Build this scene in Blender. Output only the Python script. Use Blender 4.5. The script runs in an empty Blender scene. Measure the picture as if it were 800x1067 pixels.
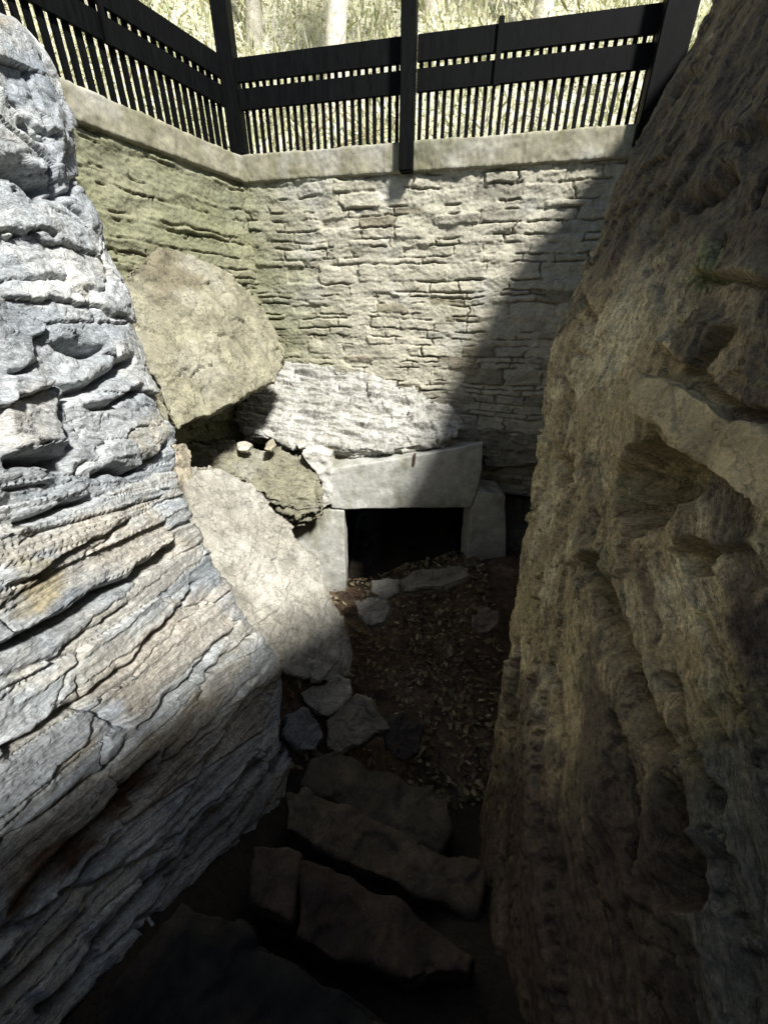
import bpy, bmesh, math, random
import numpy as np
from mathutils import Vector, Matrix
R = math.radians
sc = bpy.context.scene
COL = sc.collection
rng = np.random.default_rng(7)
random.seed(7)

# ------------------------------------------------------------------ camera
CZ = 3.0                      # camera height over the pit floor
TH = R(27.5)
ST, CT = math.sin(TH), math.cos(TH)
cam_d = bpy.data.cameras.new('camera'); cam = bpy.data.objects.new('camera', cam_d); COL.objects.link(cam)
cam_d.sensor_fit = 'VERTICAL'; cam_d.sensor_height = 36.0; cam_d.lens = 36.0 * 400 / 1067
cam_d.clip_start = 0.02; cam_d.clip_end = 400
cam.location = (0, 0, CZ); cam.rotation_euler = (math.pi / 2 - TH, 0, 0)
sc.camera = cam

# ------------------------------------------------------------------ light
SUN = Vector((0.36, -0.55, 0.75)).normalized()      # towards the sun
w = bpy.data.worlds.new('World'); sc.world = w; w.use_nodes = True
nt = w.node_tree
sky = nt.nodes.new('ShaderNodeTexSky'); sky.sky_type = 'NISHITA'; sky.sun_disc = False
sky.sun_elevation = math.asin(SUN.z); sky.sun_rotation = math.atan2(SUN.x, SUN.y)
bg = nt.nodes['Background']; bg.inputs['Strength'].default_value = 0.05
nt.links.new(sky.outputs[0], bg.inputs[0])
sd = bpy.data.lights.new('sun', 'SUN'); sd.energy = 5.0; sd.angle = R(6.5); sd.color = (1.0, 0.975, 0.93)
so = bpy.data.objects.new('sun', sd); COL.objects.link(so)
so.rotation_euler = SUN.to_track_quat('Z', 'Y').to_euler(); so.location = SUN * 20
sc.view_settings.view_transform = 'Standard'; sc.view_settings.look = 'None'
sc.view_settings.exposure = 0.85; sc.view_settings.gamma = 1.0; sc.view_settings.use_curve_mapping = False
sc.render.engine = 'CYCLES'
sc.cycles.max_bounces = 5; sc.cycles.diffuse_bounces = 4; sc.cycles.glossy_bounces = 2
sc.cycles.use_denoising = True

# ------------------------------------------------------------------ helpers
def ray(u, v):
    x = (np.asarray(u, float) - 400) / 400; d = (np.asarray(v, float) - 533.5) / 400
    return np.stack([x + 0 * d, CT - d * ST + 0 * x, -ST - d * CT + 0 * x], -1)
def pt(u, v, t): return ray(u, v) * t + np.array([0, 0, CZ])
def pix(P):
    X, Y, Z = P[..., 0], P[..., 1], P[..., 2] - CZ
    dep = Y * CT - Z * ST; up = Y * ST + Z * CT
    dd = np.where(dep > 0.05, dep, 0.05)
    return np.where(dep > .05, 400 + 400 * X / dd, -9999), np.where(dep > .05, 533.5 - 400 * up / dd, -9999)
def onplane(u, v, P0, n):
    r = ray(u, v); c = np.array([0, 0, CZ]); t = ((np.asarray(P0) - c) @ n) / (r @ n)
    return c + r * t[..., None]
def nrm(a): a = np.asarray(a, float); return a / np.linalg.norm(a)

_p = rng.permutation(256); PERM = np.concatenate([_p, _p, _p])
G = rng.normal(size=(256, 3)); G /= np.linalg.norm(G, axis=1)[:, None]
def noise(P):
    P = np.asarray(P, float); i = np.floor(P).astype(np.int64); f = P - i; i &= 255
    s = f * f * f * (f * (f * 6 - 15) + 10)
    def g(a, b, c):
        h = PERM[PERM[PERM[(i[..., 0] + a) & 255] + ((i[..., 1] + b) & 255)] + ((i[..., 2] + c) & 255)]
        gr = G[h]
        return gr[..., 0] * (f[..., 0] - a) + gr[..., 1] * (f[..., 1] - b) + gr[..., 2] * (f[..., 2] - c)
    l = lambda a, b, t: a + (b - a) * t
    x = s[..., 0]; y = s[..., 1]; z = s[..., 2]
    return 1.6 * l(l(l(g(0,0,0), g(1,0,0), x), l(g(0,1,0), g(1,1,0), x), y), l(l(g(0,0,1), g(1,0,1), x), l(g(0,1,1), g(1,1,1), x), y), z)
def fbm(P, o=4, gain=.5, lac=2.03):
    a = 1.; r = 0; P = np.asarray(P, float)
    for k in range(o):
        r = r + a * noise(P + 17.3 * k); P = P * lac; a *= gain
    return r
def ridged(P, o=3):
    a = 1.; r = 0; P = np.asarray(P, float)
    for k in range(o):
        r = r + a * (1 - 2 * np.abs(noise(P + 31.7 * k))); P = P * 2.1; a *= .5
    return r / 1.75
def terrace(h, n, sharp=.8):
    t = h * n; fl = np.floor(t); f = t - fl
    s = np.clip((f - sharp) / (1 - sharp), 0, 1); s = s * s * (3 - 2 * s)
    return (fl + (1 - sharp) * 0 + s) / n
def facet(Q, seed=0, tilt=1.):
    """broken-rock relief: every cell of a jittered grid is a small tilted plane; also the distance to the cell border"""
    Q = np.asarray(Q, float); D = Q.shape[-1]; sh = Q.shape[:-1]; Q = Q.reshape(-1, D); i = np.floor(Q).astype(np.int64)
    f1 = np.full(len(Q), 9.); f2 = np.full(len(Q), 9.); h = np.zeros(len(Q)); ID = np.zeros(len(Q))
    offs = np.stack(np.meshgrid(*[[-1, 0, 1]] * D, indexing='ij'), -1).reshape(-1, D)
    for o in offs:
        c = i + o; k = PERM[(c[:, 0] + seed) & 255]
        for a in range(1, D): k = PERM[(k + c[:, a]) & 255]
        J = np.stack([PERM[(k + 11 * (a + 1)) & 255] / 255. for a in range(D)], -1); d = Q - c - J
        r = np.sqrt((d * d).sum(1)); gr = G[k][:, :D]; hh = (d * gr).sum(1) * tilt + (PERM[(k + 77) & 255] / 255. - .5)
        m = r < f1; f2 = np.where(m, f1, np.minimum(f2, r)); ID = np.where(m, k / 255., ID); h = np.where(m, hh, h); f1 = np.where(m, r, f1)
    facet.ids = ID.reshape(sh); return h.reshape(sh), (f2 - f1).reshape(sh)
def sstep(a, b, x): t = np.clip((x - a) / (b - a), 0, 1); return t * t * (3 - 2 * t)
def mix(a, b, f): return a + (np.asarray(b) - a) * np.asarray(f)[..., None]

def link(name, me, mat=None, parent=None):
    o = bpy.data.objects.new(name, me); COL.objects.link(o)
    if mat: me.materials.append(mat)
    if parent: o.parent = parent
    return o
def tag(o, label=None, cat=None, group=None, kind=None):
    if label: o['label'] = label
    if cat: o['category'] = cat
    if group: o['group'] = group
    if kind: o['kind'] = kind
    return o
def empty(name, loc=(0, 0, 0)):
    o = bpy.data.objects.new(name, None); COL.objects.link(o); o.location = loc; o.empty_display_size = .1; return o
def np_mesh(name, V, F, col=None, smooth=True):
    me = bpy.data.meshes.new(name); V = np.ascontiguousarray(V, np.float32).reshape(-1, 3); F = np.asarray(F, np.int32)
    k = F.shape[1]
    me.vertices.add(len(V)); me.vertices.foreach_set('co', V.ravel())
    me.loops.add(F.size); me.loops.foreach_set('vertex_index', F.ravel())
    me.polygons.add(len(F)); me.polygons.foreach_set('loop_start', np.arange(0, F.size, k, dtype=np.int32))
    me.update(calc_edges=True); me.validate()
    if smooth: me.polygons.foreach_set('use_smooth', np.ones(len(me.polygons), bool))
    if col is not None: setcol(me, col)
    return me
def setcol(me, col):
    a = me.color_attributes.new('Col', 'FLOAT_COLOR', 'POINT')
    c = np.ones((len(me.vertices), 4), np.float32); c[:, :3] = np.clip(col.reshape(-1, 3), .003, .9)
    a.data.foreach_set('color', c.ravel())
def setbed(me, B):
    a = me.attributes.new('Bed', 'FLOAT_VECTOR', 'POINT'); a.data.foreach_set('vector', np.ascontiguousarray(B, np.float32).ravel())
def grid_faces(nr, nc, flip=False):
    i = np.arange(nr * nc).reshape(nr, nc)
    q = np.stack([i[:-1, :-1], i[:-1, 1:], i[1:, 1:], i[1:, :-1]], -1).reshape(-1, 4)
    return q[:, ::-1] if flip else q
def poly_dist(u, v, pl):
    """signed distance to a polyline (positive = left-hand side when read in order), and the parameter along it"""
    pl = np.asarray(pl, float); best = np.full(u.shape, 1e9); sg = np.zeros(u.shape); par = np.zeros(u.shape)
    L = np.r_[0, np.cumsum(np.hypot(*np.diff(pl, axis=0).T))]
    for k in range(len(pl) - 1):
        a, b = pl[k], pl[k + 1]; d = b - a; l2 = d @ d
        t = np.clip(((u - a[0]) * d[0] + (v - a[1]) * d[1]) / l2, 0, 1)
        dx = u - a[0] - t * d[0]; dy = v - a[1] - t * d[1]; D = np.hypot(dx, dy)
        c = d[0] * dy - d[1] * dx
        m = D < best
        best = np.where(m, D, best); sg = np.where(m, np.sign(c), sg); par = np.where(m, L[k] + t * math.sqrt(l2), par)
    return best, sg, par, L[-1]
def inside(u, v, pg):
    pg = np.asarray(pg, float); r = np.zeros(u.shape, bool); j = len(pg) - 1
    for i in range(len(pg)):
        x1, y1 = pg[i]; x2, y2 = pg[j]
        c = ((y1 > v) != (y2 > v)) & (u < (x2 - x1) * (v - y1) / ((y2 - y1) if y2 != y1 else 1e-9) + x1)
        r ^= c; j = i
    return r
def poly_mask(u, v, pg, soft=3.):
    m = np.zeros(u.shape); pg = np.asarray(pg, float)
    lo = pg.min(0) - 4 * soft; hi = pg.max(0) + 4 * soft
    s = (u > lo[0]) & (u < hi[0]) & (v > lo[1]) & (v < hi[1])
    if not s.any(): return m
    d = poly_dist(u[s], v[s], np.vstack([pg, pg[:1]]))[0]
    m[s] = sstep(-soft, soft, np.where(inside(u[s], v[s], pg), d, -d))
    return m
def cracks(u, v, lst, wob, H):
    """each crack: (polyline px, half width px, depth m, lip m) -> carved groove with a proud upper lip"""
    for pl, wd, dp, lip in lst:
        a = np.asarray(pl, float); lo = a.min(0) - 60; hi = a.max(0) + 60
        s = (u > lo[0]) & (u < hi[0]) & (v > lo[1]) & (v < hi[1])
        if not s.any(): continue
        d, sg, par, L = poly_dist(u[s] + wob[0][s] * 4, v[s] + wob[1][s] * 4, pl)
        e = sstep(0, 14, par) * sstep(0, 14, L - par) if L > 40 else np.ones_like(par)
        wv = wd * (1 + .55 * wob[0][s])
        g = np.exp(-(d / np.maximum(wv, .8)) ** 2 * 1.1) * e
        lipv = .7 * lip * np.exp(-d / 22.) * np.where(sg < 0, 1, -.55) * sstep(0, 2.5, d) * e
        H[s] += lipv - dp * g
    return H

# ------------------------------------------------------------------ materials
def rock_mat(name, bump=.5, scale=14, rough=(.75, .95), dist=.01, var=.28, streak=None, spec=.35, base=None):
    m = bpy.data.materials.new(name); m.use_nodes = True; n = m.node_tree.nodes; l = m.node_tree.links
    b = n['Principled BSDF']; tc = n.new('ShaderNodeTexCoord')
    src = tc.outputs['Object']
    if streak == 'bed':
        ba = n.new('ShaderNodeAttribute'); ba.attribute_name = 'Bed'
    if streak == 'bed': st = ba.outputs['Vector']
    elif streak:
        mp = n.new('ShaderNodeMapping'); mp.inputs['Rotation'].default_value = streak[0]; mp.inputs['Scale'].default_value = streak[1]
        l.new(src, mp.inputs[0]); st = mp.outputs[0]
    else: st = src
    def N(sc_, det=8, ro=.6, s=src):
        t = n.new('ShaderNodeTexNoise'); t.inputs['Scale'].default_value = sc_; t.inputs['Detail'].default_value = det; t.inputs['Roughness'].default_value = ro
        l.new(s, t.inputs['Vector']); return t.outputs['Fac']
    n1 = N(scale, 8, .65, st); n2 = N(scale * 6, 6, .7); n3 = N(2.2, 5)
    if base is None:
        at = n.new('ShaderNodeAttribute'); at.attribute_name = 'Col'; c0 = at.outputs['Color']
    else:
        rg = n.new('ShaderNodeRGB'); rg.outputs[0].default_value = (*base, 1); c0 = rg.outputs[0]
    def mr(x, a, b_, lo, hi):
        k = n.new('ShaderNodeMapRange'); k.inputs['From Min'].default_value = a; k.inputs['From Max'].default_value = b_
        k.inputs['To Min'].default_value = lo; k.inputs['To Max'].default_value = hi; l.new(x, k.inputs['Value']); return k.outputs[0]
    def mul(a, f):
        k = n.new('ShaderNodeVectorMath'); k.operation = 'SCALE'; l.new(a, k.inputs[0]); l.new(f, k.inputs['Scale']); return k.outputs[0]
    c = mul(c0, mr(n1, .3, .7, 1 - var, 1 + var)); c = mul(c, mr(n2, .32, .68, 1 - var * .9, 1 + var * .9)); c = mul(c, mr(n3, .3, .7, 1 - var * .5, 1 + var * .5))
    vn = n.new('ShaderNodeMath'); vn.operation = 'SUBTRACT'; l.new(N(scale * .55, 7, .62, st), vn.inputs[0]); vn.inputs[1].default_value = .5
    va = n.new('ShaderNodeMath'); va.operation = 'ABSOLUTE'; l.new(vn.outputs[0], va.inputs[0]); c = mul(c, mr(va.outputs[0], 0, .022, 1 - var * 1.6, 1)); c = mul(c, mr(N(scale * 14, 3, .7), .35, .65, 1 - var * .6, 1 + var * .6))
    l.new(c, b.inputs['Base Color'])
    l.new(mr(n1, .3, .7, rough[0], rough[1]), b.inputs['Roughness']); b.inputs['Specular IOR Level'].default_value = spec
    vo = n.new('ShaderNodeTexVoronoi'); vo.feature = 'DISTANCE_TO_EDGE'; vo.inputs['Scale'].default_value = scale * 1.1; l.new(st, vo.inputs['Vector'])
    ad = n.new('ShaderNodeMath'); ad.operation = 'ADD'; l.new(n1, ad.inputs[0]); l.new(mr(n2, 0, 1, 0, .35), ad.inputs[1])
    ad2 = n.new('ShaderNodeMath'); ad2.operation = 'ADD'; l.new(ad.outputs[0], ad2.inputs[0]); l.new(mr(vo.outputs[0], 0, .06, -.06, 0), ad2.inputs[1])
    bp = n.new('ShaderNodeBump'); bp.inputs['Strength'].default_value = bump; bp.inputs['Distance'].default_value = dist
    l.new(ad2.outputs[0], bp.inputs['Height']); l.new(bp.outputs[0], b.inputs['Normal'])
    return m
M_left = rock_mat('grey_slate_wall', 1., 8, (.6, .9), .010, .3, 'bed')
M_right = rock_mat('olive_rock', 1., 8, (.4, .8), .015, .42, 'bed', .45)
M_over = rock_mat('shaded_rock', .8, 12, (.5, .85), .02, .26)
M_wall = rock_mat('rubble_masonry', .7, 10, (.8, .98), .016, .2)
M_rock = rock_mat('pale_slab_rock', 1., 9, (.7, .95), .02, .26)
M_conc = rock_mat('concrete', .35, 16, (.8, .95), .006, .14)
M_dirt = rock_mat('dirt', .9, 18, (.8, 1), .02, .35)
M_step = rock_mat('step_stone', .6, 10, (.6, .9), .012, .25)
M_black = rock_mat('black_painted_wood', .35, 30, (.45, .7), .003, .35, ((0, 0, 0), (1, 1, .15)), .08, base=(.003, .0032, .0034))
M_bark = rock_mat('pale_bark', .7, 12, (.8, .95), .01, .3, base=(.6, .56, .46))
M_twig = rock_mat('twig', .5, 12, (.8, .95), .01, .3, base=(.36, .31, .2))
M_iron = rock_mat('rusty_iron', .7, 30, (.7, .9), .004, .35, base=(.09, .055, .035))
def leaf_mat(name, cols):
    m = bpy.data.materials.new(name); m.use_nodes = True; n = m.node_tree.nodes; l = m.node_tree.links; b = n['Principled BSDF']
    g = n.new('ShaderNodeNewGeometry'); r = n.new('ShaderNodeValToRGB'); l.new(g.outputs['Random Per Island'], r.inputs[0])
    e = r.color_ramp.elements; e[0].color = (*cols[0], 1); e[1].color = (*cols[-1], 1)
    for k, c in enumerate(cols[1:-1]): x = e.new((k + 1) / (len(cols) - 1)); x.color = (*c, 1)
    l.new(r.outputs[0], b.inputs['Base Color']); b.inputs['Roughness'].default_value = .8; b.inputs['Specular IOR Level'].default_value = .2
    return m
M_litter = leaf_mat('dead_leaves', [(.08, .055, .03), (.15, .11, .06), (.22, .18, .10), (.10, .07, .04), (.42, .37, .23)])
M_under = leaf_mat('undergrowth_leaves', [(.36, .40, .20), (.56, .55, .34), (.68, .66, .48), (.24, .27, .13), (.78, .77, .62)])

# ------------------------------------------------------------------ side masses (left wall, right rock)
def side_mass(surf, sgn, sil, ztop, zbot, res, near, rc, wrapl, tilt, capl):
    """vertical sheet X = surf(Y, Z) that runs from behind the camera to an end given by the outline, then turns away round a corner; its top turns away too"""
    sil = np.asarray(sil, float); yz = []
    for u, v in sil:
        r = ray(u, v); t = np.linspace(.2, 6, 4000); P = r[None] * t[:, None]; P[:, 2] += CZ
        f = sgn * (P[:, 0] - surf(P[:, 1], P[:, 2])); k = np.argmax(f > 0)
        yz.append((P[k, 2], P[k, 1]))
    yz = np.array(sorted(yz)); 
    z = np.arange(zbot, ztop, res); nb = int(capl / (res * 4)); b = np.r_[np.zeros(len(z)), (np.arange(nb) + 1) * res * 4]
    b[len(z):] = np.r_[(np.arange(nb) + 1) * res * 1.0][:nb] if nb < 20 else b[len(z):]
    Z0 = np.r_[z, np.full(nb, z[-1])]
    a = np.r_[np.linspace(4.2, near, 60, endpoint=False), np.arange(near, 0, -res)]
    nw = np.cumsum(np.r_[np.full(40, res), np.full(40, wrapl / 40)])
    A = np.r_[a, np.zeros(len(nw))]; W = np.r_[np.zeros(len(a)), nw]
    def arc(s, r): q = np.minimum(s / r, math.pi / 2); return r * np.sin(q), r * (1 - np.cos(q)) + np.maximum(0, s - r * math.pi / 2)
    gy, fx = arc(W, rc); gz, fz = arc(b, .12)
    ZZ = (Z0 + gz)[:, None] + 0 * A[None]
    Yend = np.interp(Z0, yz[:, 0], yz[:, 1]); ker = np.ones(25) / 25
    Yend = np.convolve(np.pad(Yend, 12, 'edge'), ker, 'valid')
    YY = Yend[:, None] - A[None] + gy[None] + tilt * np.maximum(0, fx - rc)[None]
    XX = surf(YY, ZZ) - sgn * 0 + sgn * (fx[None] + fz[:, None])
    P = np.stack([XX, YY, ZZ], -1)
    du = np.gradient(P, axis=1); dv = np.gradient(P, axis=0); N = np.cross(du, dv); N /= np.linalg.norm(N, axis=-1)[..., None] + 1e-9
    i, j = len(z) // 2, len(a) // 2
    if N[i, j, 0] * -sgn < 0: N = -N
    u, v = pix(P)
    return P, N, u, v, A[None] + 0 * ZZ, W[None] + 0 * ZZ

# ---- left wall: slate slabs, bedded and pointed
surfL = lambda Y, Z: -1.37 - .28 * (Z - CZ)
silL = [(20, -60), (38, 0), (44, 30), (52, 60), (62, 90), (68, 125), (80, 160), (83, 195), (98, 225), (110, 260), (126, 290), (136, 318), (134, 345), (152, 375), (160, 410), (176, 445), (180, 470), (184, 505), (194, 545), (205, 560), (222, 600), (245, 640), (262, 655), (275, 680), (294, 700), (300, 725), (303, 765), (308, 790), (300, 830), (270, 880), (262, 930), (262, 1100)]
P, N, u, v, A, W = side_mass(surfL, -1, silL, CZ + 1.12, -.3, .0058, 2.0, .16, 1.2, .25, 1.0)
v0 = np.array([-400, 0, 100, 200, 300, 400, 480, 560, 680, 780, 860, 960, 1067, 1300.])
vR = np.array([-400, 10, 112, 208, 315, 408, 446, 492, 548, 612, 682, 762, 860, 1080.])
def bedL(u, v):
    f = np.clip(u, -400, 330) / 200; c = v.copy()
    for _ in range(12): c = c + .6 * (v - (c + (np.interp(c, v0, vR) - c) * f))
    return c
c = bedL(np.clip(u, -400, 340), np.clip(v, -300, 1300))
ok = u > -5000
c = np.where(ok, c, 533)
Q = P * np.array([1, 1, 1])
wob = (fbm(Q * 7, 3), fbm(Q * 7 + 40, 3))
cw = c + (8 - 5.5 * sstep(450, 600, c)) * wob[0] + (4 - 2 * sstep(450, 600, c)) * fbm(Q * 22, 2)
H = .025 * fbm(Q * 1.5, 2)
lay = np.stack([cw / 60., P[..., 1] * .5, u * 0 + 3.3], -1)
H += .020 * terrace(fbm(lay, 2, .5), 4, .85)
lay2 = np.stack([cw / 11., P[..., 1] * 2.2, u * 0 + 9.1], -1)
low = sstep(480, 640, c)
H += (.003 + .003 * low) * fbm(lay2 * np.array([1, .6, 1]), 3)
H += (.009 * (1 - low * .6)) * terrace(fbm(Q * 5.5 + 3, 3), 4, .75)
H += .0020 * ridged(Q * 13 + wob[0][..., None], 3) + .0022 * fbm(Q * 40, 3)
cs = c + 5 * wob[0]
f_, e_ = facet(np.stack([P[..., 1] * (2.6 - 1.3 * low) + .12 * wob[0], cs / (58. - 14 * low)], -1), 3, .8); H += .030 * f_ * (1 - .3 * low) - .022 * sstep(.05, .0, e_); idL = facet.ids
f_, e_ = facet(np.stack([P[..., 1] * (6 - 3 * low) + .12 * wob[1], cs / (20. - 7 * low)], -1), 9, .9); H += .008 * f_ * (1 - .3 * low) - .003 * sstep(.08, .0, e_); idS = facet.ids
CL = [
 ([(0, 168), (18, 176), (40, 192), (58, 206)], 8, .16, .03), ([(0, 104), (15, 112), (30, 132), (45, 140), (60, 150)], 2.5, .03, .02),
 ([(22, 132), (32, 144), (44, 146)], 3, .05, .02), ([(60, 206), (74, 200), (82, 188)], 3, .04, .0),
 ([(0, 242), (20, 244)], 2, .03, .01), ([(32, 240), (46, 243), (56, 248)], 2, .03, .01),
 ([(0, 310), (40, 312), (64, 316), (100, 322), (132, 336)], 2, .02, .02), ([(68, 357), (84, 361), (100, 366)], 4.5, .08, .03),
 ([(0, 390), (24, 386), (44, 378)], 3, .05, .03), ([(56, 403), (76, 408), (102, 400), (120, 386), (142, 370)], 4.5, .07, .04),
 ([(84, 423), (112, 422), (130, 412), (156, 404)], 3, .05, .03), ([(0, 481), (24, 479), (50, 476), (80, 480)], 5.5, .11, .06),
 ([(78, 404), (62, 425), (68, 445), (78, 478)], 3, .035, .0), ([(94, 494), (136, 490), (160, 474), (180, 460)], 3, .06, .035),
 ([(18, 545), (48, 536), (82, 521), (100, 512)], 3.2, .06, .03), ([(0, 508), (30, 505), (60, 502)], 1.6, .02, .02),
 ([(-20, 684), (0, 679), (22, 668), (44, 657), (87, 635), (118, 609), (150, 592), (190, 560)], 5, .10, .05),
 ([(0, 612), (30, 600), (60, 580), (100, 562), (140, 540)], 1.8, .02, .03),
 ([(0, 780), (26, 766), (66, 740), (92, 727), (144, 680), (178, 645), (210, 600)], 3, .045, .035),
 ([(144, 762), (166, 735), (197, 705), (219, 679), (249, 646)], 3, .05, .03),
 ([(210, 735), (219, 700), (245, 674), (271, 655)], 3, .05, .03),
 ([(105, 985), (144, 941), (175, 902), (197, 880), (245, 819), (284, 780)], 3.4, .05, .035),
 ([(236, 867), (262, 832), (280, 801), (300, 768)], 2.5, .04, .03), ([(39, 1055), (87, 1020), (109, 985)], 4, .06, .04),
 ([(0, 880), (44, 854), (109, 805), (140, 770)], 2.4, .035, .03), ([(80, 700), (92, 727), (60, 745)], 2, .02, .01),
 ([(85, 730), (120, 745), (144, 762)], 2.5, .03, .01), ([(195, 700), (218, 722), (214, 735)], 2, .03, .01),
 ([(0, 980), (40, 952), (90, 918), (140, 850), (166, 810), (176, 780)], 3.5, .05, .05),
 ([(0, 720), (40, 700), (90, 660), (140, 625)], 1.5, .015, .015), ([(0, 1040), (50, 990), (100, 945)], 2.5, .04, .03),
 ([(180, 850), (215, 800), (250, 740), (282, 705)], 2.2, .035, .03), ([(70, 880), (120, 840)], 1.8, .02, .015),
]
H = cracks(u, v, [(a, b * 1.15, c_ * 1.3, d * 1.2) for a, b, c_, d in CL], wob, H)
m17 = poly_mask(u, v, [(-30, 990), (0, 972), (26, 930), (66, 889), (110, 845), (131, 819), (165, 785), (162, 812), (136, 850), (88, 912), (44, 946), (-10, 1000)], 4)
H -= .075 * m17
H -= .05 * poly_mask(u, v, [(34, 462), (64, 462), (80, 478), (34, 478)], 4)
H += .03 * poly_mask(u, v, [(0, 395), (40, 385), (62, 408), (60, 430), (66, 450), (70, 470), (0, 474)], 6)
H += .018 * poly_mask(u, v, [(80, 412), (150, 405), (178, 450), (150, 474), (96, 492), (76, 470)], 7)
H += .03 * poly_mask(u, v, [(-10, 20), (20, 20), (50, 80), (66, 150), (56, 196), (20, 172), (-10, 160)], 8)
dens = sstep(1.9, 2.3, A); H = H * (1 - .3 * dens)
Pd = P + N * H[..., None]
# stone tints (the colours of the stones themselves)
t1 = fbm(np.stack([cw / 55., P[..., 1] * 1.4, u * 0], -1), 3); t2 = fbm(Q * 6, 4); t3 = fbm(Q * 2.1 + 9, 3)
col = np.zeros(P.shape) + np.array([.40, .42, .42])
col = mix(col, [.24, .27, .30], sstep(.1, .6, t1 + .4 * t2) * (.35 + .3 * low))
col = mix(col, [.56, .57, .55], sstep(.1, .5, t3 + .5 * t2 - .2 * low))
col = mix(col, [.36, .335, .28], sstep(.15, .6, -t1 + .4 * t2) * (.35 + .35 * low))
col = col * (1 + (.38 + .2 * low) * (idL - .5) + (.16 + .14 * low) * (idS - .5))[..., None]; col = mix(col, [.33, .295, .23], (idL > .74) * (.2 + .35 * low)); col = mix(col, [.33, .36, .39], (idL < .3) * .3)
pt_ = lambda pg, cc, s=5, k=1.: mix(col, cc, np.clip(k * .8 * poly_mask(u + 12 * wob[0], v + 9 * wob[1], pg, s * 1.6) * (1 + .7 * t2), 0, 1))
col = pt_([(0, 45), (40, 55), (60, 90), (60, 115), (30, 110), (0, 108)], [.25, .28, .31])
col = pt_([(0, 312), (60, 313), (125, 332), (130, 348), (100, 362), (60, 350), (40, 348), (0, 362)], [.31, .34, .36])
col = pt_([(25, 140), (70, 150), (80, 180), (66, 198), (40, 185), (28, 165)], [.32, .34, .36], 4)
col = pt_([(10, 590), (25, 577), (70, 600), (78, 618), (40, 640), (10, 640)], [.36, .31, .19], 4)
col = pt_([(40, 560), (100, 530), (150, 515), (185, 560), (120, 600), (75, 615), (60, 590)], [.44, .41, .35], 5)
col = pt_([(110, 700), (150, 660), (200, 620), (240, 612), (246, 640), (200, 690), (140, 745), (125, 735)], [.38, .35, .30], 5)
col = pt_([(140, 440), (170, 430), (178, 450), (160, 470), (140, 480)], [.38, .36, .30], 5)
col = pt_([(0, 470), (0, 420), (30, 400), (55, 420), (55, 455), (30, 470)], [.48, .46, .42], 5)
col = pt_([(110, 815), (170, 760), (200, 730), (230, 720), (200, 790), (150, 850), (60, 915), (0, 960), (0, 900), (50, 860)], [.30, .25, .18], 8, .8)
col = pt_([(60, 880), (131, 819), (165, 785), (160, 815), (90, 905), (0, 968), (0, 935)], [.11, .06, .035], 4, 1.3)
col = pt_([(0, 10), (45, 18), (40, 30), (0, 24)], [.24, .19, .11], 4)
col = pt_([(100, 740), (135, 725), (142, 760), (110, 780), (95, 765)], [.42, .45, .48], 4)
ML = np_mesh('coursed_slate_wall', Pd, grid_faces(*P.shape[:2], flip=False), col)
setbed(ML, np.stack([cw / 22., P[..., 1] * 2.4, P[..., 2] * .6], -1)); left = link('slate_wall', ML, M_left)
tag(left, 'blue-grey slate wall of sloping split slabs with a ragged end, filling the left side', 'stone wall')

# ---- right rock face
def surfR(Y, Z):
    z = Z - CZ
    return 1.15 + .15 * z + .22 * np.maximum(0, z) ** 1.3 + 0 * Y
silR = [(745, -30), (735, 0), (700, 70), (675, 118), (652, 165), (630, 215), (606, 275), (588, 320), (574, 370), (563, 415), (556, 470), (548, 520), (540, 570), (533, 640), (524, 700), (512, 770), (508, 830), (508, 900), (508, 1000)]
P, N, u, v, A, W = side_mass(surfR, 1, silR, CZ + 2.0, -.3, .0062, 2.3, .13, 1.8, 2.05, 2.0)
P[..., 0] -= .40 * sstep(1.75, .2, P[..., 1]) * sstep(-.7, -2.2, P[..., 2] - CZ); u, v = pix(P)      # the foot swells out beside the steps
wob = (fbm(P * 6, 3), fbm(P * 6 + 40, 3))
sv = np.array([s[1] for s in silR]); su = np.array([s[0] for s in silR])
pe = (u - np.interp(v, sv, su)); pe = pe / (1 + np.clip((v - 560) / 500, 0, 1.2) * .75)
pw = pe + 5 * wob[0] + 2.5 * fbm(P * 24, 2)
z_ = P[..., 2]
H = .03 * fbm(P * 1.3 + 5, 2)
lo_ = sstep(380, 560, v); H += .022 * terrace(fbm(np.stack([pw / 42., z_ * .8, u * 0 + 1.3], -1), 3, .55), 4, .7)
H += (.028 + .050 * lo_) * ridged(np.stack([pw / 46., z_ * .22, u * 0 + 4.3], -1), 2) * .6 + .018 * ridged(np.stack([pw / 17., z_ * .5, u * 0 + 2.1], -1), 2)
H += .013 * fbm(np.stack([pw / 12., z_ * 2.0, u * 0 + 7.7], -1), 3)
H += .010 * terrace(fbm(P * np.array([5, 5, 2.]) + 13, 3), 4, .7)
H += .0035 * ridged(P * np.array([13, 13, 4.]) + wob[1][..., None], 3) + .003 * fbm(P * 38, 3)
f_, e_ = facet(np.stack([pw / 34., z_ * 1.3 + .4 * wob[0]], -1), 21, .9); H += .026 * f_ - .018 * sstep(.06, .0, e_); idR = facet.ids
f_, e_ = facet(np.stack([pw / 15., z_ * 2.6 + .3 * wob[1]], -1), 33, 1.); H += .009 * f_ - .004 * sstep(.08, .0, e_)
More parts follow.
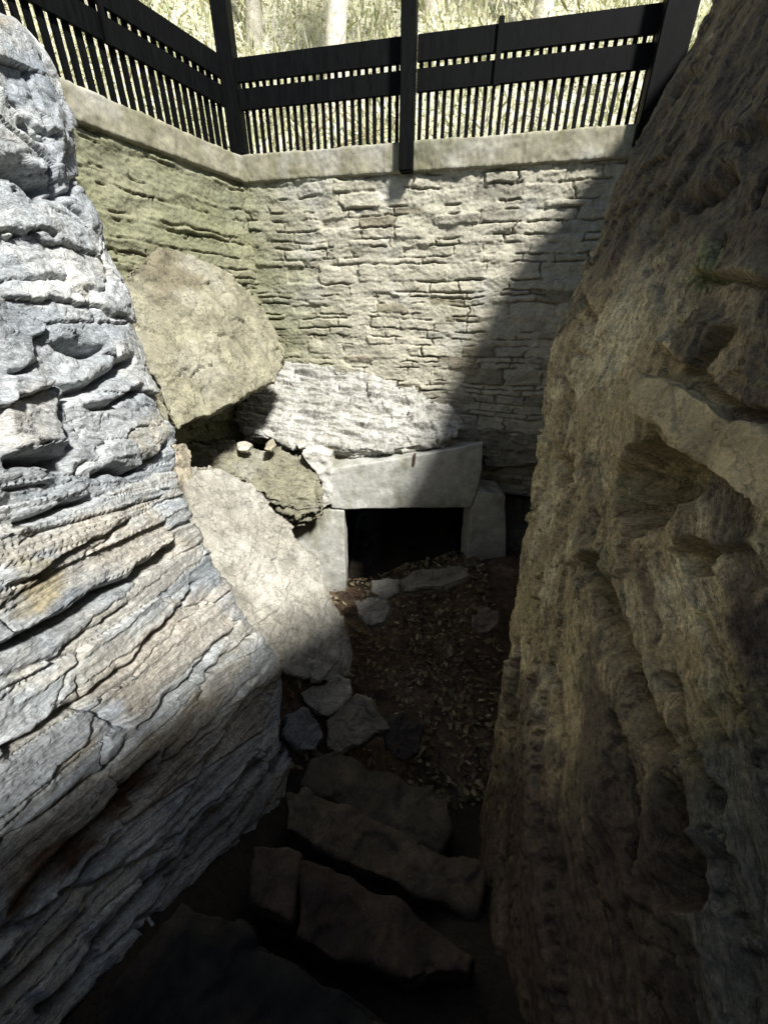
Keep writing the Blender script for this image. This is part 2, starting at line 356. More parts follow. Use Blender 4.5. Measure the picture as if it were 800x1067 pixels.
CR = [
 ([(603, 575), (618, 595), (631, 613), (643, 655), (656, 709), (672, 763), (684, 837), (695, 884), (697, 923), (691, 950)], 6, .10, .03),
 ([(595, 583), (597, 650), (598, 720), (603, 826), (613, 955)], 2.6, .035, .02), ([(702, 613), (725, 640), (740, 670), (753, 697), (775, 740)], 3, .035, .02),
 ([(687, 697), (692, 740), (700, 778), (715, 795), (734, 826), (742, 875)], 4.5, .07, .03), ([(735, 820), (741, 850), (744, 878)], 6, .08, .0),
 ([(677, 360), (700, 374), (719, 387), (738, 362), (757, 339)], 3, .045, .03), ([(719, 387), (753, 419), (775, 430), (820, 431)], 4, .06, .03),
 ([(700, 215), (712, 205), (735, 192), (750, 165)], 5, .06, .03), ([(660, 255), (680, 228), (700, 210)], 2.5, .03, .02),
 ([(760, 150), (775, 130), (785, 110)], 3, .04, .02), ([(700, 95), (715, 75)], 2.5, .04, .02), ([(730, 290), (735, 255), (745, 235)], 2.5, .03, .02),
 ([(660, 290), (672, 262), (684, 240)], 2, .02, .02), ([(710, 282), (760, 285), (810, 295)], 2.6, .04, .03), ([(775, 220), (780, 185), (790, 170)], 3, .04, .03),
 ([(560, 470), (566, 520), (562, 560)], 2, .025, .02), ([(580, 380), (590, 420), (586, 460)], 2.2, .03, .02), ([(600, 300), (612, 330), (606, 360)], 2.5, .03, .02),
 ([(610, 440), (600, 500), (585, 545)], 2.2, .03, .02), ([(640, 480), (636, 520), (628, 570), (620, 600)], 3, .04, .03),
 ([(560, 620), (556, 700), (550, 800), (548, 900)], 2.2, .03, .02), ([(535, 660), (530, 740), (524, 820)], 2.2, .03, .02), ([(575, 700), (578, 780), (572, 850), (580, 940)], 2.4, .03, .02),
 ([(640, 740), (650, 800), (660, 870), (655, 920)], 2.4, .03, .02), ([(720, 700), (728, 740), (750, 780)], 2.2, .03, .02), ([(770, 690), (785, 750), (790, 850), (786, 1000)], 2.5, .03, .03),
 ([(740, 720), (755, 735), (772, 757)], 3, .04, .02),
]
H -= np.median(H) + .03
H = cracks(u, v, [(a, b * 1.3, c * (1.5 if min(q_[1] for q_ in a) < 480 else 2.9), d * 1.4) for a, b, c, d in CR], wob, H)
H -= .34 * poly_mask(u + 8 * wob[0], v + 8 * wob[1], [(643, 488), (655, 465), (672, 452), (698, 465), (730, 497), (722, 520), (694, 540), (660, 556), (643, 530)], 5)
H -= .22 * poly_mask(u + 5 * wob[0], v + 5 * wob[1], [(702, 573), (720, 562), (738, 564), (738, 594), (712, 594)], 6)
H -= .05 * poly_mask(u + 5 * wob[0], v + 5 * wob[1], [(738, 572), (770, 570), (800, 600), (790, 615), (756, 600)], 6)
H -= .12 * poly_mask(u + 4 * wob[0], v + 4 * wob[1], [(572, 478), (590, 476), (592, 500), (578, 502)], 5)
H -= .06 * poly_mask(u, v, [(720, 195), (752, 163), (754, 182), (728, 206)], 4)
H += .05 * poly_mask(u, v, [(596, 560), (640, 600), (656, 700), (640, 860), (604, 900), (600, 700)], 18)
H -= .06 * poly_mask(u, v, [(690, 900), (712, 870), (760, 900), (800, 1100), (680, 1100)], 12)
H += .035 * poly_mask(u, v, [(680, 355), (740, 330), (760, 338), (722, 384)], 6)
Pd = P + N * H[..., None]
t1 = fbm(np.stack([pw / 60., z_ * 1.2, u * 0], -1), 3); t2 = fbm(P * 5.5, 4); t3 = fbm(P * 1.7 + 3, 3)
col = np.zeros(P.shape) + np.array([.43, .335, .18])
col = mix(col, [.64, .55, .33], sstep(.0, .5, t3 + .5 * t2 + .25))
col = mix(col, [.14, .105, .07], sstep(.15, .5, t1 + .5 * t2) * .8)
col = mix(col, [.26, .26, .12], sstep(.25, .6, -t3 + .5 * t2) * .35)
col = col * (1 + .3 * (idR - .5))[..., None]
# darker brown towards the top of the face; damp brown rock along its foot
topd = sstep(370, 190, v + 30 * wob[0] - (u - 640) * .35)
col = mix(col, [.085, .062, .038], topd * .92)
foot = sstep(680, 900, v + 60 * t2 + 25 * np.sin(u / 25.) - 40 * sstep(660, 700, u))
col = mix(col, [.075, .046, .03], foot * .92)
pt_ = lambda pg, cc, s=5, k=1.: mix(col, cc, k * poly_mask(u + 8 * wob[0], v + 8 * wob[1], pg, s))
col = pt_([(690, 345), (735, 300), (760, 338), (720, 385)], [.15, .12, .07])
col = pt_([(700, 290), (725, 250), (745, 250), (740, 285), (715, 300)], [.24, .25, .10], 6, .7)
col = pt_([(755, 215), (800, 200), (800, 240), (760, 245)], [.11, .08, .05], 8)
col = pt_([(700, 900), (715, 800), (760, 760), (830, 780), (830, 1100), (700, 1100)], [.13, .135, .115], 18, .8)
col = pt_([(755, 640), (800, 620), (830, 640), (830, 730), (780, 700)], [.12, .09, .065], 8)
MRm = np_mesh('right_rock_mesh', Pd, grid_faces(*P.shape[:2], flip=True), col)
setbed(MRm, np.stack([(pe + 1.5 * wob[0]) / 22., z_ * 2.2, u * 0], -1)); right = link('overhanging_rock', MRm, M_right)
tag(right, 'tall olive-brown rock face leaning over the right side, with upright clefts and dark foot', 'rock face')

# ------------------------------------------------------------------ masonry walls at the back
def masonry(name, P0, e, length, zlo, zhi, res, seed, mossf, relief, n, tint):
    r = np.random.default_rng(seed)
    s = np.arange(-.07, length + res, res); z = np.arange(zlo, zhi + res, res)
    S, Z = np.meshgrid(s, z)
    P = np.asarray(P0)[None, None] + S[..., None] * np.asarray(e)[None, None]; P = P.copy(); P[..., 2] = Z
    q = np.stack([S, Z, S * 0 + seed], -1)
    S1 = S + .05 * fbm(q * 3.1, 3) + .02 * fbm(q * 14, 3); Z1 = Z + .03 * fbm(q * np.array([1.1, 2.0, 1]) + 7, 2) + .012 * fbm(q * 7 + 5, 3)
    hs = []; zz = zlo - .3
    while zz < zhi + .4: zz += r.choice([.045, .06, .075, .095, .12, .16], p=[.15, .25, .2, .2, .12, .08]); hs.append(zz)
    hs = np.array(hs); ci = np.clip(np.searchsorted(hs, Z1), 1, len(hs) - 1)
    H = np.zeros(S.shape); T = np.zeros(S.shape); T2 = np.zeros(S.shape); E = np.full(S.shape, 1.); dk = np.zeros(S.shape); Fl = np.zeros(S.shape)
    for k in range(1, len(hs)):
        m = ci == k
        if not m.any(): continue
        bs = []; x = -.5 - r.random() * .4; hh = hs[k] - hs[k - 1]
        while x < length + .6: x += r.uniform(.12, .34) + hh * r.uniform(.8, 2.2); bs.append(x)
        bs = np.array(bs); si = np.clip(np.searchsorted(bs, S1[m]), 1, len(bs) - 1)
        pr = r.normal(size=len(bs)) * .5; tn = r.random(len(bs)); tn2 = r.normal(size=len(bs)); tx = r.normal(size=len(bs)); tz = r.normal(size=len(bs))
        dl = S1[m] - bs[si - 1]; dr = bs[si] - S1[m]; db = Z1[m] - hs[k - 1]; dt = hs[k] - Z1[m]
        ed = np.minimum(np.minimum(dl, dr), np.minimum(db, dt * 1.0)); E[m] = ed
        H[m] = pr[si] + .8 * tx[si] * (dl - dr) + 3.0 * .5 * tz[si] * (db - dt) ; T[m] = tn[si]; T2[m] = tn2[si]; dk[m] = (r.random(len(bs)) < .09)[si]
    fill = sstep(-.3, .12, fbm(q * 3.3 + 30, 3))                     # where the joints are pointed flush
    g = sstep(.011, .002, E)
    h = relief * (.019 * H) * sstep(0, .02, E) - g * (.002 + .030 * (1 - fill))
    h += relief * (.020 * terrace(fbm(q * np.array([4, 8, 1]), 4), 4, .6) + .008 * ridged(q * np.array([12, 20, 1.]), 3) + .004 * fbm(q * 50, 2)) + .02 * fbm(q * 1.1, 2)
    Pd = P + h[..., None] * np.asarray(n)
    col = np.zeros(P.shape) + np.array(tint)
    col = mix(col, np.array(tint) * .6, sstep(.2, 1.4, T2) * .75); col = mix(col, np.array(tint) * 1.2, sstep(.5, 1.0, T) * .4)
    nn = fbm(q * 2.2 + 3, 4)
    col = mix(col, np.array(tint) * 1.28, sstep(.0, .6, nn) * .5); col = mix(col, np.array([.98, 1.04, 1.2]) * np.array(tint), sstep(.2, .6, fbm(q * 1.5 + 60, 3)) * .5)
    col = mix(col, [.20, .175, .12], dk * .75)
    col = mix(col, [.15, .13, .09], g * (1 - fill) * .7)
    mo = np.clip(mossf(S, Z - CZ) + .35 * nn, 0, 1)
    col = mix(col, [.17, .178, .095], mo * .8)
    return P, np_mesh(name, Pd, grid_faces(*S.shape), col)
def prism_box(P0, e, length, n, thick, zlo, zhi, out, s0=0., back_only=False):
    P0 = np.asarray(P0); e = np.asarray(e); n = np.asarray(n); v = []
    for s in (s0, length):
        for d in (out, -thick):
            for z in (zlo, zhi): q = P0 + e * s + n * d; v.append((q[0], q[1], z))
    f = [(0, 1, 3, 2), (4, 6, 7, 5), (0, 4, 5, 1), (2, 3, 7, 6), (1, 5, 7, 3), (0, 2, 6, 4)]
    return v, f
def build_voxel(name, parts, voxel, smooth_it, mat, parent=None, disp=None, colf=None):
    bm = bmesh.new()
    for v, f in parts:
        vs = [bm.verts.new(tuple(map(float, p))) for p in v]
        for q in f:
            try: bm.faces.new([vs[i] for i in q])
            except ValueError: pass
    bmesh.ops.recalc_face_normals(bm, faces=bm.faces)
    me = bpy.data.meshes.new(name + '_src'); bm.to_mesh(me); bm.free()
    o = bpy.data.objects.new('tmp', me); COL.objects.link(o)
    m = o.modifiers.new('r', 'REMESH'); m.mode = 'VOXEL'; m.voxel_size = voxel
    if smooth_it: s = o.modifiers.new('s', 'SMOOTH'); s.factor = .5; s.iterations = smooth_it
    bpy.context.view_layer.update()
    me2 = bpy.data.meshes.new_from_object(o.evaluated_get(bpy.context.evaluated_depsgraph_get()))
    bpy.data.objects.remove(o); bpy.data.meshes.remove(me)
    n = len(me2.vertices); V = np.zeros(n * 3, np.float32); me2.vertices.foreach_get('co', V); V = V.reshape(-1, 3).astype(float)
    Nn = np.zeros(n * 3, np.float32); me2.vertices.foreach_get('normal', Nn); Nn = Nn.reshape(-1, 3).astype(float)
    if disp is not None: V2 = V + Nn * disp(V, Nn)[:, None]; me2.vertices.foreach_set('co', V2.astype(np.float32).ravel())
    if colf is not None: setcol(me2, colf(V, Nn))
    me2.polygons.foreach_set('use_smooth', np.ones(len(me2.polygons), bool)); me2.update(); me2.name = name
    return link(name, me2, mat, parent)
conc_col = lambda base: (lambda V, N: mix(mix((np.zeros(V.shape) + np.array(base)) * (1 + .25 * fbm(V * 9, 4))[:, None], [.17, .165, .10], sstep(.0, .6, fbm(V * np.array([3, 3, 1.2]), 5)) * .65), [.55, .55, .52], sstep(.0, .6, fbm(V * 2.2 + 8, 3)) * .35))
conc_disp = lambda V, N: .006 * fbm(V * 6, 4) + .002 * fbm(V * 40, 2)

CORN = np.array([-1.41, 4.93, 0.]); eB = nrm([1, -.206, 0]); nB = nrm([-.206, -1, 0]); eA = nrm([-.72, -1.41, 0]); nA = nrm([1.41, -.72, 0])
ZC = CZ + 1.35
def wall(name, P0, e, n, length, zlo, seed, moss, relief, tint, label, caph):
    root = empty(name, tuple(P0[:2]) + (zlo,)); tag(root, label, 'stone wall')
    inv = Matrix.Translation(root.location).inverted()
    _, me = masonry('masonry', P0, e, length, zlo, ZC - caph, .0085, seed, moss, relief, n, tint)
    o = link('masonry', me, M_wall, root); o.matrix_parent_inverse = inv
    v, f = prism_box(P0, e, length, n, .45, zlo, ZC - caph - .004, -.10)
    mb = bpy.data.meshes.new('core'); mb.from_pydata([tuple(map(float, p)) for p in v], [], f); setcol(mb, np.zeros((8, 3)) + .3)
    k = link('wall_core', mb, M_wall, root); k.matrix_parent_inverse = inv
    cp = build_voxel('coping', [prism_box(P0, e, length, n, .40, ZC - caph, ZC, .035, .0 if name == 'rubble_wall' else .04)], .013, 1, M_conc, root, lambda V, N: .009 * fbm(V * 5, 4) + .006 * ridged(V * 14, 3) + .003 * fbm(V * 40, 2), conc_col([.26, .245, .175]))
    cp.matrix_parent_inverse = inv
    return root
wall('rubble_wall', CORN, eB, nB, 4.3, CZ - 2.0, 3, lambda S, Z: sstep(1.3, .1, S + .35 * Z) * .9 + .2 * sstep(.9, 1.2, Z), .72, [.405, .385, .305],
     'cream coursed rubble wall at the back under the fence, half in shadow', .21)
wall('rubble_wall', CORN + eA * .0, eA, nA, 3.2, CZ - 2.0, 8, lambda S, Z: .55 + 0 * S, .75, [.25, .245, .165],
     'mossy rubble wall at back left, meeting the cream wall at a corner', .20)

# ------------------------------------------------------------------ boulders and slabs
def P3(*a): return np.array([pt(*q) for q in a])
def rock(name, pg, anchors, thick, voxel, smooth_it, mat, base, amp=.02, freq=5., bed=None, back=.92, label=None, cat='rock', group=None, dirn=None, tint2=None, terr=1., puff=0., stain=None):
    a = P3(*anchors); n = nrm(np.cross(a[1] - a[0], a[2] - a[0]))
    if n @ (np.array([0, 0, CZ]) - a[0]) < 0: n = -n
    pg = np.asarray(pg, float); F = onplane(pg[:, 0], pg[:, 1], a[0], n)
    # roughen the traced outline
    k = 4; Fr = np.concatenate([F[i] + (F[(i + 1) % len(F)] - F[i]) * np.linspace(0, 1, k, endpoint=False)[:, None] for i in range(len(F))])
    ctr = Fr.mean(0); Fr = Fr + np.stack([noise(Fr * 9 + 4), noise(Fr * 9 + 40), noise(Fr * 9 + 80)], -1) * .022
    d = -n if dirn is None else nrm(dirn)
    B = ctr + (Fr - ctr) * back + d * thick
    m = len(Fr); f = [tuple(range(m)), tuple(range(2 * m - 1, m - 1, -1))] + [(i, (i + 1) % m, m + (i + 1) % m, m + i) for i in range(m)]
    bn = nrm(n if bed is None else bed); t = nrm(np.cross(bn, [.3, .5, .2])); b2 = np.cross(bn, t)
    def disp(V, N):
        q = np.stack([V @ t * 1.0, V @ b2 * 1.0, V @ bn * 8.0], -1) * freq * .5
        h = amp * .8 * fbm(V * freq * .5, 3) + amp * terr * terrace(fbm(q, 3), 4, .65) + amp * .35 * ridged(V * freq * 2.6, 3) + amp * .14 * fbm(V * freq * 9, 2)
        ff, ee = facet(np.stack([V @ t * 4.5, V @ b2 * 4.5, V @ bn * 9], -1) + .25 * fbm(V * 6, 2)[:, None], 5, 1.); h = h + terr * amp * .8 * ff * 1.0 - terr * amp * .25 * sstep(.06, 0, ee)
        if puff: dd = V - ctr; dd = dd - (dd @ n)[:, None] * n; h = h + puff * (1 - np.clip(np.linalg.norm(dd, axis=1) / .6, 0, 1) ** 2) * np.clip(N @ n, 0, 1)
        return h
    def colf(V, N):
        q = np.stack([V @ t * .6, V @ b2 * 2.5, V @ bn * 6.0], -1) + .15 * fbm(V * 4, 2)[:, None]
        c = np.zeros(V.shape) + np.array(base); c = mix(c, np.array(base) * .55, sstep(.05, .7, fbm(q * 3, 4)) * .55)
        if stain: c = mix(c, stain[2], sstep(stain[1] * 1.25, stain[1] * .6, np.linalg.norm(V - np.array(stain[0]), axis=1) + .12 * fbm(V * 7, 3)) * .75)
        return mix(c, tint2 if tint2 is not None else np.array(base) * 1.3, sstep(.0, .6, fbm(V * 2.5 + 11, 4)) * .6)
    o = build_voxel(name, [(np.vstack([Fr, B]), f)], voxel, smooth_it, mat, None, disp, colf)
    loc = Vector(ctr + d * thick * .5); o.data.transform(Matrix.Translation(-loc)); o.location = loc
    tag(o, label, cat, group); return o

rock('boulder', [(126, 300), (133, 284), (150, 270), (168, 262), (190, 262), (215, 272), (242, 287), (262, 306), (278, 330), (290, 350), (301, 372), (294, 384), (284, 398), (262, 408), (236, 424), (205, 436), (184, 446), (174, 430), (165, 402), (150, 375), (128, 350)],
     [(300, 372, 3.85), (190, 440, 2.95), (180, 262, 3.15)], .34, .012, 1, M_rock, [.25, .235, .165], .030, 4.5, label='huge leaning olive-cream boulder with a flat face and arched top, in the back left corner', cat='boulder', tint2=[.36, .345, .275], puff=.05, stain=(pt(172, 284, 3.1), .30, [.15, .13, .085]))
rock('rock_slab', [(242, 434), (247, 424), (262, 412), (282, 396), (298, 378), (345, 384), (400, 394), (440, 410), (468, 425), (486, 440), (476, 452), (446, 462), (400, 469), (345, 467), (290, 459), (252, 449)],
     [(340, 466, 4.10), (440, 466, 4.02), (400, 392, 4.36)], .30, .010, 2, M_rock, [.37, .365, .325], .036, 5, back=.9, dirn=(0, .55, -.8), bed=(.10, .12, .98), terr=1.3, label='long flat pale layered slab lying along the foot of the back wall, above the concrete lintel', cat='rock slab', tint2=[.47, .465, .43])
rock('rock_ledge', [(182, 450), (215, 455), (255, 464), (300, 472), (322, 482), (334, 500), (336, 527), (312, 532), (292, 526), (276, 512), (250, 497), (215, 489), (186, 480)],
     [(200, 465, 3.9), (330, 500, 4.05), (270, 500, 3.9)], .5, .011, 1, M_rock, [.20, .19, .135], .04, 5, bed=(.1, -.2, .95), label='thinly layered yellowish ledge in the dark gap under the boulder', cat='rock ledge', tint2=[.30, .295, .25], terr=1.6)
rock('leaning_slab', [(170, 500), (192, 486), (216, 485), (236, 492), (262, 507), (276, 525), (298, 545), (312, 566), (332, 588), (338, 610), (350, 628), (362, 652), (368, 680), (366, 704), (345, 710), (318, 706), (300, 700), (270, 668), (235, 640), (190, 600)],
     [(360, 700, 3.1), (220, 488, 3.15), (240, 620, 2.75)], .22, .011, 1, M_rock, [.30, .285, .24], .026, 5, label='broad pale grey slab leaning beside the concrete opening, its point on the stones below', cat='rock slab', tint2=[.40, .385, .34], puff=.04)
rock('stone', [(184, 470), (194, 460), (202, 470), (200, 500), (196, 530), (186, 520)], [(190, 470, 2.9), (200, 500, 3.0), (190, 530, 2.9)], .12, .01, 2, M_rock, [.36, .32, .24], .012, 8, label='narrow upright tan stone wedged between the slate wall and leaning slab', cat='stone')
# rock behind and beside the concrete opening
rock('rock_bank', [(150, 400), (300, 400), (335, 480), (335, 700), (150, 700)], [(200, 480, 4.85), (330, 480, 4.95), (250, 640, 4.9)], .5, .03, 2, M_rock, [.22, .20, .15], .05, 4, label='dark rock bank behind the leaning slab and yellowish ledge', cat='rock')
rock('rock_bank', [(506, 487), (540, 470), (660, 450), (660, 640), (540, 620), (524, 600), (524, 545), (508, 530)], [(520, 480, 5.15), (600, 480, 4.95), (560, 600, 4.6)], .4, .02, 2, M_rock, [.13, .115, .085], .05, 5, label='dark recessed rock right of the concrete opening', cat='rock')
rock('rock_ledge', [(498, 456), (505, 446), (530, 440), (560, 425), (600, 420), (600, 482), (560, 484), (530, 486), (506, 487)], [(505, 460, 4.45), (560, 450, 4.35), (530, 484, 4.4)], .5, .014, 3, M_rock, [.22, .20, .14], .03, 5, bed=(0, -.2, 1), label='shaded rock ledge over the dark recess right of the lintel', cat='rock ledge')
rock('long_stone', [(656, 408), (660, 395), (668, 389), (690, 392), (708, 402), (730, 420), (760, 434), (800, 452), (860, 478), (860, 585), (800, 548), (772, 522), (742, 498), (716, 468), (696, 452), (670, 437), (657, 424)],
     [(670, 400, 1.56), (780, 470, 1.12), (720, 460, 1.30)], .2, .007, 2, M_over, [.48, .39, .22], .012, 6, label='long smooth rounded stone jutting slantwise from the right rock face over a dark hollow', cat='stone', tint2=[.58, .49, .29], puff=.0, terr=.7)

# ------------------------------------------------------------------ concrete portal
YP = 3.82
def on_y(pg, y):
    pg = np.asarray(pg, float); r = ray(pg[:, 0], pg[:, 1]); t = y / r[:, 1]; return r * t[:, None] + np.array([0, 0, CZ])
def prism_y(pg, y, back):
    F = on_y(pg, y); B = F + np.array([0, back, 0]); m = len(F)
    return np.vstack([F, B]), [tuple(range(m)), tuple(range(2 * m - 1, m - 1, -1))] + [(i, (i + 1) % m, m + (i + 1) % m, m + i) for i in range(m)]
portal = empty('concrete_portal', (0.1, YP, 0)); tag(portal, 'small concrete framed opening to a black tunnel at the pit bottom', 'tunnel opening')
pin = Matrix.Translation(portal.location).inverted()
for nm, pg, yy, bk in [('lintel', [(343, 489), (380, 483), (430, 475), (470, 468), (503, 461), (502, 490), (497, 512), (491, 529), (440, 529.5), (400, 530), (359, 531), (345, 530), (343, 510)], YP, .42),
                       ('jamb', [(268, 548), (300, 537), (343, 531), (358.5, 532), (358.5, 560), (360, 600), (361, 660), (330, 680), (280, 640)], YP + .004, .40),
                       ('jamb', [(491, 531), (498, 512), (526, 516), (527, 560), (527, 615), (500, 616), (485, 612), (487, 570)], YP + .004, .40)]:
    pr_ = prism_y(pg, yy, bk)
    if nm == 'lintel':
        Bk = on_y([(330, 473), (370, 469), (420, 465), (470, 462), (502, 459)], yy + bk); m_ = len(pg); pr_[0][m_:m_ + 5] = Bk
    o = build_voxel(nm, [pr_], .011, 1, M_conc, portal, conc_disp, conc_col([.36, .36, .32])); o.matrix_parent_inverse = pin
o = build_voxel('mortar_lip', [prism_y([(314, 472), (328, 470), (345, 474), (346, 492), (345, 526), (334, 530), (330, 524), (335, 506), (330, 492), (318, 481)], YP - .03, .3)], .01, 2, M_conc, portal, lambda V, N: .02 * fbm(V * 9, 4), conc_col([.5, .49, .44])); o.matrix_parent_inverse = pin
# iron stub on the lintel
q = on_y([(431, 480)], YP - .008)[0]
o = build_voxel('iron_stub', [([(q[0] + a * .012 + c_ * .01, q[1] + b * .012, q[2] - .05 + c_ * .13) for c_ in (0, 1) for a, b in ((-1, -1), (1, -1), (1, 1), (-1, 1))], [(0, 1, 2, 3), (4, 5, 6, 7), (0, 1, 5, 4), (1, 2, 6, 5), (2, 3, 7, 6), (3, 0, 4, 7)])], .004, 1, M_iron, portal); o.matrix_parent_inverse = pin
# tunnel lining
L_, R_, T_ = on_y([(357, 560), (492, 560), (430, 530)], YP); x0, x1, zt = L_[0] - .02, R_[0] + .02, T_[2] + .01
bm = bmesh.new()
def quad(*p): bm.faces.new([bm.verts.new(q) for q in p])
y0, y1 = YP + .38, YP + 4.2
quad((x0, y0, -.3), (x0, y1, -.3), (x0, y1, zt), (x0, y0, zt)); quad((x1, y0, -.3), (x1, y0, zt), (x1, y1, zt), (x1, y1, -.3))
quad((x0, y0, zt), (x0, y1, zt), (x1, y1, zt), (x1, y0, zt)); quad((x0, y1, -.3), (x1, y1, -.3), (x1, y1, zt), (x0, y1, zt))
bmesh.ops.solidify(bm, geom=bm.faces[:], thickness=.12)
bmesh.ops.recalc_face_normals(bm, faces=bm.faces)
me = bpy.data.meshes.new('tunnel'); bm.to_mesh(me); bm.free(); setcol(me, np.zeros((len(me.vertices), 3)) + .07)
tag(link('tunnel', me, M_conc), kind='structure')

# ------------------------------------------------------------------ pit floor
def gz(X, Y):
    z = .06 * fbm(np.stack([X * 1.3, Y * 1.3, X * 0], -1), 3)
    z = z - .10 * sstep(2.6, 3.6, Y) * sstep(.45, -.2, X) + .20 * sstep(2.5, 3.6, Y) * sstep(-.35, .35, X) - .3 * sstep(3.9, 4.5, Y) + .42 * sstep(-.15, -.75, X - .12 * (Y - 2)) * sstep(3.4, 2.8, Y) + .22 * sstep(.45, 1.1, X) * sstep(2.2, 3.6, Y)   # banks up at both sides
    z = z + sstep(1.75, -.2, Y) * 1.25 - .16 * sstep(1.9, 1.2, Y)
    return z
gx = np.arange(-2.4, 2.2, .016); gy = np.arange(-2.6, 8.6, .016); X, Y = np.meshgrid(gx, gy); g = np.stack([X, Y, X * 0], -1)
Zg = gz(X, Y) + .018 * fbm(g * 7, 4) + .010 * np.maximum(0, fbm(g * 22, 3)) - .02
col = np.zeros(X.shape + (3,)) + np.array([.115, .075, .047]); col = mix(col, [.19, .13, .085], sstep(0, .6, fbm(g * 2.5, 4))); col = mix(col, [.05, .035, .025], sstep(.1, .6, fbm(g * 6 + 8, 3)) * .7); col = mix(col, [.022, .016, .012], np.clip(sstep(1.75, 1.35, Y) + sstep(3.75, 4.05, Y), 0, 1) * .92)  # shade painted into the soil: near black under the stair and inside the tunnel
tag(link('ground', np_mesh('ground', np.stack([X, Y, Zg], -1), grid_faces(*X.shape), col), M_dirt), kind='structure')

def leaves(name, n, fx, fy, size, mat, accept=None, seed=1):
    r = np.random.default_rng(seed); X = r.uniform(*fx, n); Y = r.uniform(*fy, n)
    k = np.ones(n, bool) if accept is None else accept(X, Y, r)
    X, Y = X[k], Y[k]; n = len(X); Z = gz(X, Y) + .006 + r.random(n) * .022
    s = r.uniform(*size, n); th = r.uniform(0, 2 * math.pi, n)
    tpl = np.array([(-1, 0, 0), (-.45, .48, .16), (.35, .42, .1), (1, 0, .25), (.3, -.45, .14), (-.5, -.45, .02), (0, 0, -.06)])
    T = np.repeat(tpl[None], n, 0); T = T * (1 + .35 * r.normal(size=(n, 7, 3))); T[:, :, 2] += T[:, :, 0] * r.normal(size=n)[:, None] * .45 + T[:, :, 1] * r.normal(size=n)[:, None] * .5
    x = T[..., 0] * np.cos(th)[:, None] - T[..., 1] * np.sin(th)[:, None]; y = T[..., 0] * np.sin(th)[:, None] + T[..., 1] * np.cos(th)[:, None]
    V = np.stack([X[:, None] + x * s[:, None], Y[:, None] + y * s[:, None], Z[:, None] + T[..., 2] * s[:, None]], -1)
    f = np.array([(6, 0, 5), (6, 5, 4), (6, 4, 3), (6, 3, 2), (6, 2, 1), (6, 1, 0)]); F = (np.arange(n)[:, None, None] * 7 + f[None]).reshape(-1, 3)
    return tag(link(name, np_mesh(name, V, F, smooth=False), mat), kind='stuff')
leaves('leaf_litter', 5200, (-.9, 1.15), (1.4, 4.15), (.006, .036), M_litter, lambda X, Y, r: r.random(len(X)) < .25 + .75 * sstep(.0, .5, X + .1) + .4 * (noise(np.stack([X * 3, Y * 3, X * 0], -1)) > .1))

# ------------------------------------------------------------------ steps and loose stones
def slabstep(name, top_px, z, h, mat, base, label, cat, group=None, smooth_it=2, amp=.018, voxel=.011):
    pg = np.asarray(top_px, float); r = ray(pg[:, 0], pg[:, 1]); t = (z - CZ) / r[:, 2]; F = r * t[:, None] + np.array([0, 0, CZ])
    k = 5; Fr = np.concatenate([F[i] + (F[(i + 1) % len(F)] - F[i]) * np.linspace(0, 1, k, endpoint=False)[:, None] for i in range(len(F))])
    Fr[:, :2] += .022 * np.stack([noise(Fr * 8), noise(Fr * 8 + 9)], -1)
    c = Fr.mean(0); B = c + (Fr - c) * .97; B[:, 2] = z - h; m = len(Fr)
    f = [tuple(range(m)), tuple(range(2 * m - 1, m - 1, -1))] + [(i, (i + 1) % m, m + (i + 1) % m, m + i) for i in range(m)]
    o = build_voxel(name, [(np.vstack([Fr, B]), f)], voxel, smooth_it, mat, None,
        lambda V, N: amp * fbm(V * 4, 4) + amp * .7 * facet(V * 5 + .3 * fbm(V * 5, 2)[:, None], 4)[0] + amp * .6 * terrace(fbm(V * np.array([5, 5, 14.]), 3), 4, .6) + amp * .3 * ridged(V * 18, 2),
        lambda V, N: mix(mix(np.zeros(V.shape) + np.array(base), np.array(base) * 1.7, sstep(0, .6, fbm(V * 5, 4))), np.array([.09, .06, .04]), sstep(0, .6, fbm(V * 3 + 5, 3)) * .6))
    o.data.transform(Matrix.Translation(-Vector(c))); o.location = Vector(c); tag(o, label, cat, group); return o
GS = 'rough stone steps going down'
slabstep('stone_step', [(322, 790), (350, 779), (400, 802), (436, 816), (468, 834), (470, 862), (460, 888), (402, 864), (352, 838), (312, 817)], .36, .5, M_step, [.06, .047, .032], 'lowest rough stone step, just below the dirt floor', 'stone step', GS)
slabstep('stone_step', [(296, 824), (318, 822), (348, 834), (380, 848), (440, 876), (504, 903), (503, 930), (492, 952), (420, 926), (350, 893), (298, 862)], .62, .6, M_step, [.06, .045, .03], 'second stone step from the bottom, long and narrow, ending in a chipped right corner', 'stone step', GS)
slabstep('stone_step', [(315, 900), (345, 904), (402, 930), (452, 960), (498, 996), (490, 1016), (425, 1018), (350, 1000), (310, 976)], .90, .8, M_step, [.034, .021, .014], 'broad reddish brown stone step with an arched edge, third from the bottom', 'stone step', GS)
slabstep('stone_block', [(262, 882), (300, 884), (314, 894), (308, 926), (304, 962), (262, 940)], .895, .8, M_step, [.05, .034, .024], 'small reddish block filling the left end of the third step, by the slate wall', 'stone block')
slabstep('stone_step', [(190, 940), (245, 964), (290, 994), (335, 1022), (404, 1062), (520, 1120), (520, 1330), (100, 1330), (60, 1100)], 1.20, 1.1, M_step, [.006, .0055, .005], 'nearest stone step, almost black, at the bottom edge of the photo', 'stone step', GS)  # stair shade put into the colour: base far blacker than the other steps
